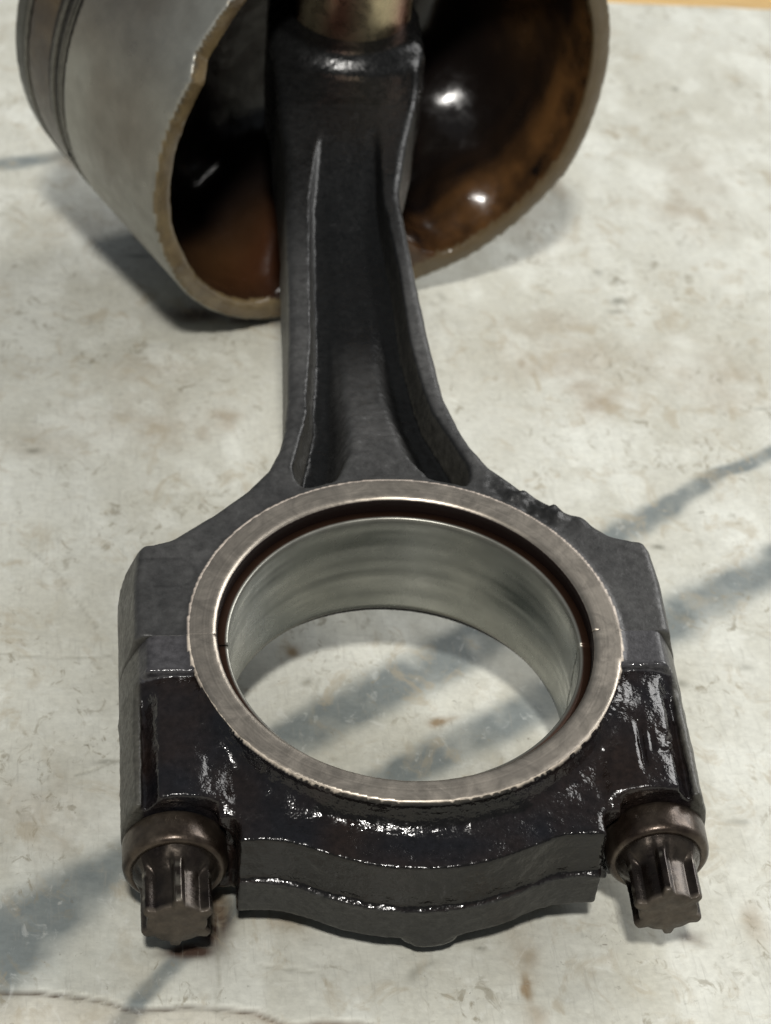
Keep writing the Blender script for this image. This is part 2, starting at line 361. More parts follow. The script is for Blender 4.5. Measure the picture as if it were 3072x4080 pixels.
def close_split(V2, V, sgn):
    x, y, z = V.T; R = np.hypot(x, y); yy = y * sgn; az = np.abs(z - ZC); sz = np.sign(z - ZC)
    top = (az > 13.3) & (R > 33) & (R < 37.5) & (np.abs(x) < 41)
    if sgn > 0:
        m = top & (dam < 0.02); w_ = (ss(37.5, 36.3, R) * ss(33, 34, R))[m]; V2[m, 2] = V2[m, 2] * (1 - w_) + w_ * (ZC + sz * (14.25 - 0.35 * ss(35.4, 36.3, R)))[m]
    else:
        m = top & (y > -6.5); w_ = (ss(37.5, 36.3, R) * ss(33, 34, R))[m]; V2[m, 2] = V2[m, 2] * (1 - w_) + w_ * (ZC + sz * (14.25 - 0.35 * ss(35.4, 36.3, R)))[m]
        for lo_, hi_, r0, r1, rt in ((13.85, 20, 35.2, 36.3, 35.35), (12.6, 13.85, 35.2, 36.1, 35.65)):
            m = (az > lo_) & (az <= hi_) & (R > r0) & (R < r1) & (y <= -7.0)
            k = (rt / R)[m]; V2[m, 0] = x[m] * k; V2[m, 1] = y[m] * k
    V2[yy < 0.0, 1] = 0.01 * sgn
    lay = (yy < 0.42) & (az > 13.3)
    m = lay & (R > 31.5) & (R < 34.9); V2[m, 2] = ZC + sz[m] * 14.25
    m = lay & (R > 36.2) & (np.abs(x) < 41.3); V2[m, 2] = ZC + sz[m] * 13.9
close_split(RV2, RV, 1)
rod = thing('connecting_rod', 'black forged connecting rod with round bearing bore and two bolts, on the marble tabletop', 'connecting rod')
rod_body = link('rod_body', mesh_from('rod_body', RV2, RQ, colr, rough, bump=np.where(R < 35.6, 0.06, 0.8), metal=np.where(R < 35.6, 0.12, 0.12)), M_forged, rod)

CV, CQ = nets(cap_sdf, (-49.0, -48.5, -30.0), (49.0, 1.0, 1.5), H)
CV = relax(CV, CQ, np.maximum(ss(35.9, 36.6, np.hypot(CV[:, 0], CV[:, 1])), 0) * ss(-0.3, -0.9, CV[:, 1]), 2)
N0 = vnormals(CV, CQ)
x, y, z = CV.T; R = np.hypot(x, y)
mach = ((R < 35.7) & (z > -1.5)) | (R < 31.2) | (y > -7)
disp = np.where(mach, 0.02, 0.15) * fbm(CV, 1.3, 2, 4.0) + np.where(mach, 0, 0.22) * fbm(CV, 5.0, 2, 8.0)
# raised characters and a slot beside them on the right column
seg = []
def stroke(x0, y0, x1, y1, w_=0.33):
    px, py = x - x0, y - y0; dx, dy = x1 - x0, y1 - y0
    t = np.clip((px * dx + py * dy) / (dx * dx + dy * dy), 0, 1)
    return np.exp(-(np.hypot(px - t * dx, py - t * dy) / w_) ** 4) * (z > -12)
chars = np.maximum.reduce([stroke(37.6, -20.2, 37.6, -23.8), stroke(39.2, -20.0, 41.2, -20.6), stroke(41.2, -20.6, 40.2, -21.9), stroke(40.2, -21.9, 41.5, -23.2), stroke(41.5, -23.2, 39.2, -23.9)])
slot = np.exp(-((x - 36.0) / 0.6) ** 4 - ((y + 22.6) / 4.6) ** 4) * (z > -12)
disp = disp - 0.45 * chars - 1.0 * slot
wv = vnoise(CV * [1, 0, 0], 1.1, 3.0)
rdg = np.exp(-((z - ZC + 0.25 * wv) / 0.42) ** 2) * (y < -34) * (np.abs(x) < 28.8) * np.clip(0.55 + 0.9 * vnoise(CV * [1, 0, 0], 2.2, 8.0), 0, 1)
lip = np.exp(-((np.abs(z - ZC) - 9.0) / 0.5) ** 2) * (y < -33) * (np.abs(x) < 28.8) * ss(0.2, 0.6, -N0[:, 1])
disp = disp + 0.22 * rdg + 0.20 * lip * (1 + wv)
CV2 = CV + N0 * disp[:, None]
close_split(CV2, CV, -1)
n1 = fbm(CV, 9.0, 4, 1.0); n2 = fbm(CV, 2.5, 3, 6.0)
colc = mix((0.007, 0.007, 0.0085), (0.014, 0.009, 0.007), np.clip(0.45 + 1.0 * n1, 0, 1))
colc = mix(colc, (0.045, 0.044, 0.047), (y > -7.8) * (R > 35.5) * 0.85)
tan = mix((0.52, 0.46, 0.38), (0.42, 0.36, 0.30), 0.5 + 0.5 * n1)
colc = mix(colc, tan, ((R < 35.6) & (R > 30.9) & (np.abs(z - ZC) > 13.6)) * 1.0)
sidem = ss(43.0, 43.8, np.abs(x)) * (z < -2)
colc = mix(colc, (0.060, 0.058, 0.048), sidem * 0.8)
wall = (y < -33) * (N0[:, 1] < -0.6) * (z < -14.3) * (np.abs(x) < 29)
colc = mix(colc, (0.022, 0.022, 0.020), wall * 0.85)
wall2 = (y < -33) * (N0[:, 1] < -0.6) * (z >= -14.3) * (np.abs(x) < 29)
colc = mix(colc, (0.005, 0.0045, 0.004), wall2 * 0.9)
colc = mix(colc, (0.035, 0.014, 0.009), (R < 31.25) * (np.abs(N0[:, 2]) < 0.6) * 0.97)
rough = np.clip(0.17 + 0.08 * n2, 0.11, 0.5); rough = np.where(mach, 0.45, rough); rough = np.where(wall > 0, 0.5, rough); rough = np.where(sidem > 0.5, 0.45, rough)
rough = np.where((rdg > 0.3) | (lip > 0.4), 0.17, rough)
cap = link('bearing_cap', mesh_from('bearing_cap', CV2, CQ, colc, rough, bump=np.where(mach, np.where(R < 35.6, 0.06, 0.5), 1.0), metal=np.zeros(len(z))), M_oily, rod)

# bearing shells (two halves)
def arc_sweep(prof, a0, a1, n, closed=True, wob=None):
    """prof: list of (r,z); swept about z from a0 to a1 degrees"""
    pr = np.array(prof, float); k = len(pr); A = np.radians(np.linspace(a0, a1, n + 1))
    V = np.concatenate([np.stack([pr[:, 0] * math.cos(a), pr[:, 0] * math.sin(a), pr[:, 1]], 1) for a in A])
    Q = [(i * k + j, (i + 1) * k + j, (i + 1) * k + (j + 1) % k, i * k + (j + 1) % k) for i in range(n) for j in range(k)]
    return V, np.array(Q)[:, ::-1] if False else np.array(Q)
def shell(a0, a1, name, label):
    zs = np.linspace(-3.3, -25.2, 24)
    prof = [(30.66, -3.0), (29.5, -2.95), (29.1, -2.9), (28.85, -3.15)] + [(28.8, q) for q in zs[1:-1]] + [(28.85, -25.2), (29.15, -25.6), (30.66, -25.6)]
    V, Q = arc_sweep(prof, a0, a1, 140)
    k = len(prof)
    # close the two ends with strips of quads (profile is narrow)
    ends = []
    for base in (0, 140 * k):
        for j in range(k // 2 - 1):  # profile read as two rows
            ends.append((base + j, base + j + 1, base + k - 2 - j, base + k - 1 - j))
    Q = np.concatenate([Q, np.array(ends)])
    x, y, z = V.T; ang = np.degrees(np.arctan2(y, x)); P = np.stack([ang * 0.5, z * 1.2, x * 0], 1)
    nn = fbm(P * [0.35, 1, 1], 7.0, 4, 2.2); n3 = fbm(P * [0.12, 1.6, 1], 2.0, 3, 7.7)
    c = mix((0.33, 0.335, 0.30), (0.14, 0.145, 0.13), np.clip(0.5 + 0.8 * nn + 0.5 * n3, 0, 1))
    worn = np.exp(-((ang - 38) / 16) ** 2 - ((z + 12.5 + (ang - 38) * 0.10) / 4.0) ** 2) + 0.7 * np.exp(-((ang - 100) / 26) ** 2 - ((z + 8.0) / 2.2) ** 2) + 0.5 * np.exp(-((ang - 140) / 16) ** 2 - ((z + 11) / 4) ** 2)
    c = mix(c, (0.05, 0.058, 0.05), np.clip(worn * (0.75 + 0.9 * n3), 0, 0.85))
    c = mix(c, (0.30, 0.29, 0.25), ((np.hypot(x, y) > 28.82) & (z > -3.4)) * 0.5)
    c = mix(c, (0.05, 0.025, 0.015), (np.hypot(x, y) > 29.3) * 1.0)
    c = mix(c, (0.05, 0.04, 0.02), ((z < -24.9)) * 0.8)
    r_ = 0.29 + 0.10 * nn + 0.06 * n3; r_ = np.where(z > -3.35, 0.36, r_)
    o = link(name, mesh_from(name, V, Q, c, r_), M_shell, rod); o['label'] = label
    return o
shell(-1.2, 179.6, 'bearing_shell', 'upper grey-green half of the bearing lining, dark worn band')
shell(180.2, 358.4, 'bearing_shell', 'lower half of the bearing lining, in the bolted cap')

# bolts with flange and six-lobed head
def lathe_prof(prof, n, lobes=None, rot=0.0):
    """prof: (r, t, lobedness) along -Y; centre on the axis"""
    V = []; 
    for r, t, lb in prof:
        a = np.linspace(0, 2 * np.pi, n, endpoint=False)
        c6 = np.cos(6 * (a - rot))
        v = ss(0.20, 0.66, np.abs(np.sin(3 * (a - rot))))
        rr = r * (1 + lb * (0.08 - 0.25 * v))
        V.append(np.stack([rr * np.cos(a), np.full(n, -t), rr * np.sin(a)], 1))
    V = np.concatenate(V); Q = []
    m = len(prof)
    for i in range(m - 1):
        for j in range(n):
            Q.append((i * n + j, i * n + (j + 1) % n, (i + 1) * n + (j + 1) % n, (i + 1) * n + j))
    return V, Q
def bolt(cx, rot, label):
    b = bpy.data.objects.new('bolt', None); S.collection.objects.link(b); b.parent = rod; b.location = (cx * 0.001, -0.0311, ZC * 0.001)
    b['label'] = label
    n = 216
    pr = [(0.01, 0, 0), (4.0, 0, 0), (7.8, 0, 0), (8.15, 0.25, 0), (8.25, 0.9, 0), (8.25, 4.4, 0), (8.1, 5.1, 0), (7.75, 5.55, 0), (7.3, 5.75, 0), (6.9, 5.7, 0), (6.6, 5.5, 0), (4.0, 5.5, 0), (0.01, 5.5, 0)]
    V, Q = lathe_prof(pr, n)
    nn = fbm(V, 4.0, 3, cx)
    c = mix((0.028, 0.018, 0.013), (0.08, 0.063, 0.047), np.clip(0.5 + 1.1 * nn, 0, 1)); 
    link('bolt_flange', mesh_from('bolt_flange', V + 0.04 * nn[:, None], Q, c, 0.36 + 0.1 * nn), M_bolt, b)
    pr = [(0.01, 5.4, 0), (6.9, 5.4, 0), (6.8, 5.7, 0), (6.45, 6.5, 0.05), (6.0, 7.3, 0.25), (5.65, 8.1, 0.7), (5.55, 8.8, 1)] + [(5.5, 8.8 + 0.6 * i, 1) for i in range(1, 11)] + [(5.5, 15.3, 0.95), (5.42, 15.6, 0.9), (5.2, 15.78, 0.85), (3.2, 15.8, 0.4), (1.5, 15.7, 0), (0.01, 15.7, 0)]
    V, Q = lathe_prof(pr, n, rot=rot)
    nn = fbm(V, 3.0, 4, cx + 4)
    tip = V[:, 1] < -15.2
    V = V * (1 + 0.012 * nn[:, None] + 0.006 * vnoise(V, 0.9, 3.3)[:, None])
    c = mix((0.016, 0.011, 0.009), (0.05, 0.040, 0.031), np.clip(0.5 + 1.2 * nn, 0, 1))
    c = mix(c, (0.085, 0.070, 0.055), tip * 0.8)
    c = mix(c, (0.25, 0.23, 0.19), ((np.hypot(V[:, 0], V[:, 2]) > 5.95) & (V[:, 1] < -8.5)) * 0.5)
    r_ = np.where(tip, 0.6, 0.30) + 0.1 * nn
    link('bolt_head', mesh_from('bolt_head', V, Q, c, r_), M_bolt, b)
    return b
bolt(-38.2, math.radians(88), 'left bolt of the cap, brown and oily')
bolt(38.2, math.radians(98), 'right bolt of the cap, brown with brighter lobe edges')

# ---------------------------------------------------------------- piston
PH = 0.50595
PA = np.array([-math.sin(PH), math.cos(PH), 0]); PU = np.array([math.cos(PH), math.sin(PH), 0])
PCZ = -20.15
Mp = Matrix([[PU[0], PA[0], 0, 4.5e-3], [PU[1], PA[1], 0, 178e-3], [0, 0, 1, PCZ * 1e-3], [0, 0, 0, 1]])
RA = np.array([-180, -166, -158, -140, -110, -90, -71, -59, -45, -31, -24, 0, 8, 24, 31, 45, 60, 90, 110, 125, 133, 146, 151, 161, 176, 180])
RS = np.array([-13.2, -13, -14, -11, -7.5, -7.5, -11, -14.5, -17.5, -20, -20.6, -20.5, -20.6, -20, -17, -13, -9, -7, -8, -10.5, -11.7, -12.3, -14.8, -14, -13.4, -13.2])
def pis_sdf(x, y, z):
    r = np.sqrt(x ** 2 + z ** 2); psi = np.degrees(np.arctan2(z, x))
    rim = np.interp(psi, RA, RS)
    ro = np.where(y > 25.2, 55.5, 56.0)
    ro = ro - 1.6 * ss(47.5, 49.5, y)
    for a, b, dpt in ((42.2, 43.4, 2.5), (29.5, 31.4, 2.8), (25.6, 28.4, 3.0)):
        ro = ro - dpt * ((y > a) & (y < b))
    e = np.maximum(r - ro, np.maximum(y - 49.2, (rim - y) * 0.85))
    # cavity
    rin = 51.6 - 4.5 * ss(-2, 22, y)
    cav = smax(r - rin, y - (37.0 - 0.004 * r ** 2), 6.0)
    # pin bosses reach in along z
    az = np.abs(z)
    rb = np.sqrt(x ** 2 + (y) ** 2)
    col = np.maximum(np.abs(x) - 17.0, -y - 0.0)
    boss = smin(rb - 18.5, smax(np.abs(x) - 20.0, -y, 2.0), 4.0)
    boss = smax(boss, 35.0 - az, 15.0)
    cav = smax(cav, -boss, 11.0)
    # bulges in the cavity, shaped and placed to catch lamp highlights
    for bx_, by_, bz_, br_, bk_ in ((41.3, 21.4, -36.0, 14.5, 8.0), (36.3, -2.4, -44.2, 10.5, 5.0), (-7.4, 13.5, -49.6, 13.0, 6.0)):
        cav = smax(cav, br_ - np.sqrt((x - bx_) ** 2 + (y - by_) ** 2 + (z - bz_) ** 2), bk_)
    e = smax(e, -cav, 0.9)
    e = np.maximum(e, 12.4 - rb + 0 * z)
    return e
PV, PQ = nets(pis_sdf, (-57.5, -23, -57.5), (57.5, 50.5, 57.5), 0.75)
PV = relax(PV, PQ, (PV[:, 1] < 24) * 1.0, 4)
N0 = vnormals(PV, PQ)
x, y, z = PV.T; r = np.hypot(x, z)
inner = ((N0[:, 0] * x + N0[:, 2] * z) / r < 0.5) * (r < 54.9)
rimz = np.interp(np.degrees(np.arctan2(z, x)), RA, RS)
isrim = (y < rimz + 1.4) * (r < 55.7) * (r > 50.5)
PV2 = PV + N0 * ((0.16 * fbm(PV, 9.0, 2, 3.0) + 0.04 * fbm(PV, 2.0, 2, 5.0)) * inner + isrim * 0.22 * fbm(PV, 4.0, 3, 1.0))[:, None]
n1 = fbm(PV, 26.0, 4, 0.4); n2 = 0.8 * fbm(PV, 7.0, 4, 3.0) + 0.5 * fbm(PV, 2.6, 3, 13.0)
outc = mix((0.30, 0.30, 0.27), (0.17, 0.155, 0.13), np.clip(0.5 + 1.2 * n1, 0, 1))
land = (y > 24.9)
outc = mix(outc, (0.030, 0.030, 0.024), (y > 42) * 0.97)
outc = mix(outc, mix((0.055, 0.036, 0.018), (0.022, 0.014, 0.011), 0.5 + n2), (y > 31.0) * (y <= 42) * 0.97)
outc = mix(outc, (0.010, 0.009, 0.008), (y > 25.0) * (y <= 32.5) * 0.98)
yr = y - rimz; psi = np.degrees(np.arctan2(z, x))
low = fbm(np.stack([psi * 0.25, yr * 1.6, 0 * x], 1), 9.0, 3, 5.0); grain = fbm(PV, 3.0, 3, 13.0)
band = np.exp(-((yr - 5.0 - 2.5 * low) / (5.0 + 3.0 * (x > 0))) ** 2) * np.clip(0.55 + 0.9 * low + 0.5 * grain, 0, 1)
patch = np.exp(-((psi - 12) / 20) ** 2 - ((yr - 24) / 9) ** 2) * np.clip(0.55 + 0.6 * n2, 0, 1) + 0.6 * np.exp(-((psi + 125) / 18) ** 2 - ((yr - 12) / 9) ** 2)
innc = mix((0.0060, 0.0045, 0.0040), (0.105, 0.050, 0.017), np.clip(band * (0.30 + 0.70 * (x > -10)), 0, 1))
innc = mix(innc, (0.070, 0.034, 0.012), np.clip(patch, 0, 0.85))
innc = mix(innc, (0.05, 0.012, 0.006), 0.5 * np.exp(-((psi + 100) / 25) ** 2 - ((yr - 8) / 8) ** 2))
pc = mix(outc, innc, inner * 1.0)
pc = mix(pc, mix(mix((0.17, 0.125, 0.062), (0.065, 0.043, 0.022), np.clip(0.4 + 1.1 * n2, 0, 1)), (0.095, 0.070, 0.038), ss(0, 22, x)), isrim * 0.9)
pr_ = np.where(inner > 0, np.clip(0.20 + 0.06 * n2, 0.12, 0.5), 0.36 + 0.1 * n2)
Mroot = MROD @ Mp
piston = thing('piston', 'grey piston lying on its side, dark brown oily hollow, joined to the rod', 'piston', Mroot)
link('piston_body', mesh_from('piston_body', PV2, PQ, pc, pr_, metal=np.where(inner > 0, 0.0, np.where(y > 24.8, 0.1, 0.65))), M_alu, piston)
def ring_mesh(name, y0, y1, r0, r1, gap):
    pr = [(r0, y0), (r1 - 0.15, y0), (r1, y0 + 0.15), (r1, y1 - 0.15), (r1 - 0.15, y1), (r0, y1)]
    V, Q = arc_sweep(pr, gap + 1.2, gap + 358.8, 260); V = V[:, [0, 2, 1]]
    return link(name, mesh_from(name, V, Q), M_ring, piston)
ring_mesh('compression_ring', 42.3, 43.3, 52.5, 55.7, 60)
ring_mesh('compression_ring', 29.75, 31.1, 52.5, 55.9, 200)
ring_mesh('oil_ring', 26.1, 26.9, 52.5, 55.8, 300)
ring_mesh('oil_ring', 27.3, 28.0, 52.5, 55.8, 120)
# wrist pin, hollow
pr = [(12.25, -52.0), (12.25, -14), (12.25, 0), (12.25, 20), (12.25, 51.5), (11.9, 52.0), (7.0, 52.0), (7.0, -52.0)]
prd = [(12.25, q) for q in np.linspace(-52, 52, 40)] + [(7.0, 52.0), (7.0, -52.0)]
V, Q = arc_sweep(prd, 0, 360, 96)
V = V[:, [0, 1, 2]]
nn = fbm(V, 7.0, 3, 2.0)
stripe = 0.5 + 0.5 * np.sin(np.arctan2(V[:, 1], V[:, 0]) * 5 + 1.0 + nn)
c = mix((0.40, 0.34, 0.22), (0.16, 0.08, 0.055), np.clip(stripe * 0.9 + nn * 0.5, 0, 1))
link('wrist_pin', mesh_from('wrist_pin', V, Q[:, ::-1], c, 0.3 + 0 * nn), M_pin, piston)

# ---------------------------------------------------------------- marble tabletop
def tab(px, py):
    """point of the tabletop (mm, world) seen at a place of the full picture, 1666 wide; used once to lay out the veins, stains and painted shade"""
    F = 10326.8598
    d = np.array([(px * 1.844 - 1536) / F, -(py * 1.844 - 2040) / F, -1.0])
    d = Rw @ d; o = cl * 1000
    k = -o[2] / d[2]; return (o + k * d)[:2]
def axis_grid(lo, hi, step, far0, far1):
    a = list(np.arange(lo, hi + step, step)); s = step
    q = a[-1]
    while q < far1: s *= 1.25; q += s; a.append(q)
    s = step; q = a[0]
    while q > far0: s *= 1.25; q -= s; a.insert(0, q)
    return np.array(a)
gx = axis_grid(-92, 175, 0.6, -1500, 1500); gy = axis_grid(-66, 436, 0.6, -1200, 437)
e0, e1 = tab(1340, 3), tab(1666, 17)                     # far edge of the slab, slightly askew
slope_e = (e1[1] - e0[1]) / (e1[0] - e0[0]); 
yend = e0[1] + slope_e * (gx - e0[0])
GX, GY = np.meshgrid(gx, gy, indexing='ij')
tt = np.clip((GY - 330) / (gy[-1] - 330), 0, 1)
GY = np.where(GY > 330, 330 + tt * (yend[:, None] - 330), GY)
TP = np.stack([GX.ravel(), GY.ravel(), np.zeros(GX.size)], 1)
nX, nY = GX.shape
I = np.arange(nX * nY).reshape(nX, nY)
TQ = np.stack([I[:-1, :-1].ravel(), I[1:, :-1].ravel(), I[1:, 1:].ravel(), I[:-1, 1:].ravel()], 1)
warp = np.stack([fbm(TP, 22, 3, 1.1), fbm(TP, 22, 3, 6.6), 0 * TP[:, 0]], 1)
fine = np.stack([fbm(TP, 5, 3, 2.1), fbm(TP, 5, 3, 3.6), 0 * TP[:, 0]], 1)
def dist_line(pts, P):
    best = np.full(len(P), 1e9); tb = np.zeros(len(P)); L = len(pts) - 1
    for i in range(L):
        a, b = pts[i], pts[i + 1]; d = b - a
        t = np.clip(((P[:, :2] - a) @ d) / (d @ d), 0, 1)
        q = np.hypot(*(P[:, :2] - a - t[:, None] * d).T)
        m = q < best; best[m] = q[m]; tb[m] = (i + t[m]) / L
    return best, tb
def vein(px, widths, strength, wob=2.0, fw=0.6):
    pts = np.array([tab(*q) for q in px])
    d, t = dist_line(pts, TP + warp * wob + fine * fw)
    w = np.interp(t, np.linspace(0, 1, len(widths)), widths)
    return np.minimum(1, strength * 1.5) * np.exp(-(d / (w * 1.12)) ** 3.6)
V1 = vein([(-60, 2100), (60, 1990), (150, 1930), (270, 1868), (420, 1740), (620, 1600), (760, 1530), (900, 1450), (1010, 1385), (1200, 1260), (1340, 1150), (1450, 1085), (1560, 1020), (1700, 960)],
          [7.0, 6.5, 5.5, 4.5, 3, 4.4, 5.2, 5.4, 5.0, 3.6, 3.6, 2.8, 2.0, 2.0], 0.67)
V2 = vein([(230, 2260), (290, 2155), (340, 2105), (400, 2055), (600, 1880), (820, 1685), (950, 1630), (1080, 1560), (1200, 1490), (1330, 1410), (1450, 1340), (1560, 1275), (1720, 1190)],
          [2.0, 1.6, 1.4, 1.6, 2.5, 3.0, 4.0, 4.5, 4.4, 4.0, 5.6, 5.0, 4.0], 0.6)
V3 = vein([(-80, 360), (20, 348), (120, 328), (230, 315), (400, 300)], [3.0, 3.0, 2.6, 2.0, 2.0], 0.5)
V4 = vein([(-60, 2060), (40, 2000), (90, 1960), (180, 1900), (262, 1862)], [0.7, 0.8, 1.0, 1.0, 1.0], 0.5, 1.0)
wash = np.exp(-((TP[:, 0] - tab(150, 2010)[0]) / 17) ** 2 - ((TP[:, 1] - tab(150, 2010)[1]) / 16) ** 2) * np.clip(0.5 + 1.2 * fbm(TP, 9, 3, 4.0), 0, 1)
def spot(px, py, rx, ry, s=1.0, rot=0.0, fw=1.0):
    c = tab(px, py); q = TP[:, :2] + fine[:, :2] * fw * min(rx, ry) * 1.2 - c
    ca, sa = math.cos(rot), math.sin(rot)
    u, v = q[:, 0] * ca + q[:, 1] * sa, -q[:, 0] * sa + q[:, 1] * ca
    return s * np.exp(-(u / rx) ** 2 - (v / ry) ** 2)
brown = np.maximum.reduce([spot(300, 905, 9, 9, 0.28), spot(1240, 780, 14, 10, 0.30), spot(1180, 700, 9, 6, 0.25), spot(1480, 450, 8, 10, 0.35), spot(200, 480, 10, 9, 0.22), spot(1560, 820, 9, 14, 0.25), spot(80, 1750, 8, 10, 0.22), spot(1330, 860, 6, 6, 0.3), spot(480, 900, 3.0, 5.0, 0.45), spot(440, 930, 2.5, 3, 0.3), spot(1285, 860, 4, 7.5, 0.5), spot(1270, 830, 2.0, 3, 0.35), spot(950, 1553, 1.6, 1.4, 0.9, 0.5),
        spot(965, 1550, 2.2, 0.8, 0.5, 0.3), spot(1142, 2130, 0.9, 3.5, 0.9), spot(1130, 2060, 2.4, 5, 0.42), spot(620, 2000, 3.6, 2.2, 0.4), spot(1150, 2200, 2, 3, 0.4), spot(625, 1400, 1.2, 1.6, 0.8),
        spot(1130, 780, 1.4, 3, 0.45), spot(1500, 370, 7, 12, 0.20), spot(1120, 480, 9, 16, 0.20), spot(1630, 1990, 2, 4, 0.4), spot(330, 800, 8, 6, 0.22), spot(100, 960, 9, 5, 0.2),
        spot(160, 350, 5, 9, 0.35), spot(1200, 400, 3, 9, 0.3), spot(1420, 790, 20, 10, 0.13)])  # brown stains; the soft spots beside the piston paint its shadow
darks = np.maximum.reduce([spot(300, 549, 3.2, 1.1, 0.85, 0, 0.3), spot(470, 1960, 2.6, 4.5, 0.85, 0, 0.4), spot(430, 2045, 3.0, 1.6, 0.8, 0, 0.4), spot(1340, 650, 2.2, 1.6, 0.75, 0.2), spot(1335, 670, 2.6, 1.0, 0.5), spot(1440, 1345, 2.2, 2.2, 0.6), spot(1480, 1330, 1.4, 1.6, 0.4), spot(1420, 1178, 1.4, 0.9, 0.7), spot(1470, 1475, 1.4, 1.2, 0.55),  # dark smudges, plus painted shade beside the piston and at the left bolt
        spot(900, 2095, 2.4, 0.9, 0.45, 0.8), spot(930, 2080, 1.4, 0.8, 0.4, 0.8), spot(230, 1640, 2.2, 0.6, 0.6, 0.1), spot(75, 968, 1.5, 1.2, 0.55), spot(668, 1468, 0.9, 1.3, 0.5), spot(1460, 190, 1.0, 1.6, 0.7), spot(1330, 600, 1.0, 1.5, 0.6),
        spot(1295, 585, 1.0, 1.4, 0.5), spot(960, 640, 1.0, 2.0, 0.4), spot(1610, 1440, 1.6, 1.0, 0.35), spot(1040, 2042, 0.9, 0.5, 0.7, -0.4), spot(1600, 1770, 1.6, 1.0, 0.4), spot(1650, 880, 1.5, 1, 0.4), spot(760, 860, 1.5, 1, 0.4)])
# scattered small specks
sp = fbm(TP * [1, 0.8, 1], 2.6, 2, 12.0); region = ss(-0.25, 0.5, fbm(TP, 38, 2, 4.4))
specks = ss(0.50, 0.78, sp) * region
streaks = ss(0.25, 0.8, fbm(TP * [1.0, 0.28, 1], 3.2, 3, 20.0)) * ss(0.0, 0.5, fbm(TP, 30, 2, 9.9))     # dragged marks running away from the viewer
grime = np.clip(0.5 + 1.2 * fbm(TP * [1, 0.55, 1] + warp * 4, 15, 5, 30.0), 0, 1)
grime2 = np.clip(0.5 + 1.3 * fbm(TP * [1.0, 0.5, 1] + warp * 3, 8, 5, 41.0), 0, 1)
tc_ = mix((0.595, 0.597, 0.535), (0.42, 0.405, 0.33), grime * 0.6)
tc_ = mix(tc_, (0.70, 0.71, 0.65), ss(0.55, 0.95, grime2) * 0.4)
tc_ = mix(tc_, (0.40, 0.44, 0.41), wash * 0.45)
vv = np.clip(np.maximum.reduce([V1, V2, V3, V4]) * (0.95 + 0.6 * fbm(TP * [1.0, 0.7, 1], 6, 4, 15.0)), 0, 0.92)
tc_ = mix(tc_, (0.150, 0.172, 0.172), vv)
tc_ = mix(tc_, (0.24, 0.225, 0.17), specks * 0.6)
tc_ = mix(tc_, (0.30, 0.29, 0.235), streaks * 0.42)
tc_ = mix(tc_, (0.24, 0.165, 0.085), np.clip(brown * 1.25, 0, 0.9))
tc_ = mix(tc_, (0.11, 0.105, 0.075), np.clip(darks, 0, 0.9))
oil_and_shade = np.maximum.reduce([spot(458, 1975, 2.6, 8.0, 1.0, 0, 0.15), spot(410, 2052, 4.2, 1.8, 0.95, 0, 0.35), spot(420, 675, 8, 5.0, 0.7, 0, 0.3), spot(540, 690, 8, 2.2, 0.6, 0, 0.3), spot(1500, 2025, 2.0, 1.6, 0.5)])  # oil by the left bolt, and painted contact shade of piston and bolts
tc_ = mix(tc_, (0.045, 0.023, 0.015), np.clip(oil_and_shade * 1.5, 0, 0.95))
ck = np.array([tab(*q) for q in [(-80, 2135), (60, 2137), (150, 2142), (240, 2160), (300, 2172), (400, 2168), (480, 2173), (560, 2180), (600, 2200), (640, 2212), (700, 2203), (780, 2206), (840, 2222)]])
dck, tck = dist_line(ck, TP + fine * 0.7)
crack = np.exp(-(dck / 0.42) ** 2)
below = np.zeros(len(TP)); yk = np.interp(TP[:, 0], ck[:, 0], ck[:, 1]); near = (TP[:, 0] < ck[-1, 0] + 6)
below = ss(0.0, 0.8, yk - (TP + fine * 0.7)[:, 1]) * near
tc_ = mix(tc_, (0.07, 0.048, 0.03), crack * (0.8 + 0.2 * vnoise(TP, 6.0, 3.0)))
strip = np.exp(-((TP[:, 0] - tab(690, 2200)[0]) / 9) ** 2) * np.exp(-((yk - TP[:, 1] - 0.8) / 1.0) ** 2) * near
tc_ = mix(tc_, (0.26, 0.17, 0.10), strip * 0.7)
tc_ = mix(tc_, (0.52, 0.46, 0.36), below * 0.35)
thin = np.zeros(len(TP))
for a_ in ([(478, 1985), (474, 2080), (470, 2178)], [(0, 1408), (120, 1416), (240, 1413)], [(165, 1670), (220, 1650), (262, 1636)], [(690, 1460), (672, 1560)], [(1560, 1340), (1666, 1375)], [(60, 1180), (120, 1230), (210, 1350)], [(560, 2080), (700, 2100)]):
    d_, _ = dist_line(np.array([tab(*q) for q in a_]), TP + fine * 0.5); thin = np.maximum(thin, np.exp(-(d_ / 0.28) ** 2))
tc_ = mix(tc_, (0.26, 0.25, 0.20), thin * 0.45)
hgt = 0.28 * fbm(TP * [1, 0.7, 1] + warp * 4, 12, 4, 50.0) + 0.10 * fbm(TP, 3.5, 3, 60.0) - 0.7 * crack - 0.5 * below - 0.15 * thin
inside = ss(6, 0, np.hypot(TP[:, 0], TP[:, 1]) - 700)
hgt = (hgt - 0.30) * inside - 0.2
TP[:, 2] = hgt
rough = 0.34 + 0.12 * grime2 + 0.1 * specks
M_marble = material('stained_marble', metallic=0.0, spec=0.45, bumps=((5.0, 0.35, 0.25), (1.2, 0.3, 0.06)), var=0.09, var_scale=1.3, rough_var=0.1)
nt = M_marble.node_tree; Nn = nt.nodes; Ll = nt.links; bs = Nn['Principled BSDF']
src = bs.inputs['Base Color'].links[0].from_socket
mpn = [n for n in Nn if n.type == 'MAPPING'][0]
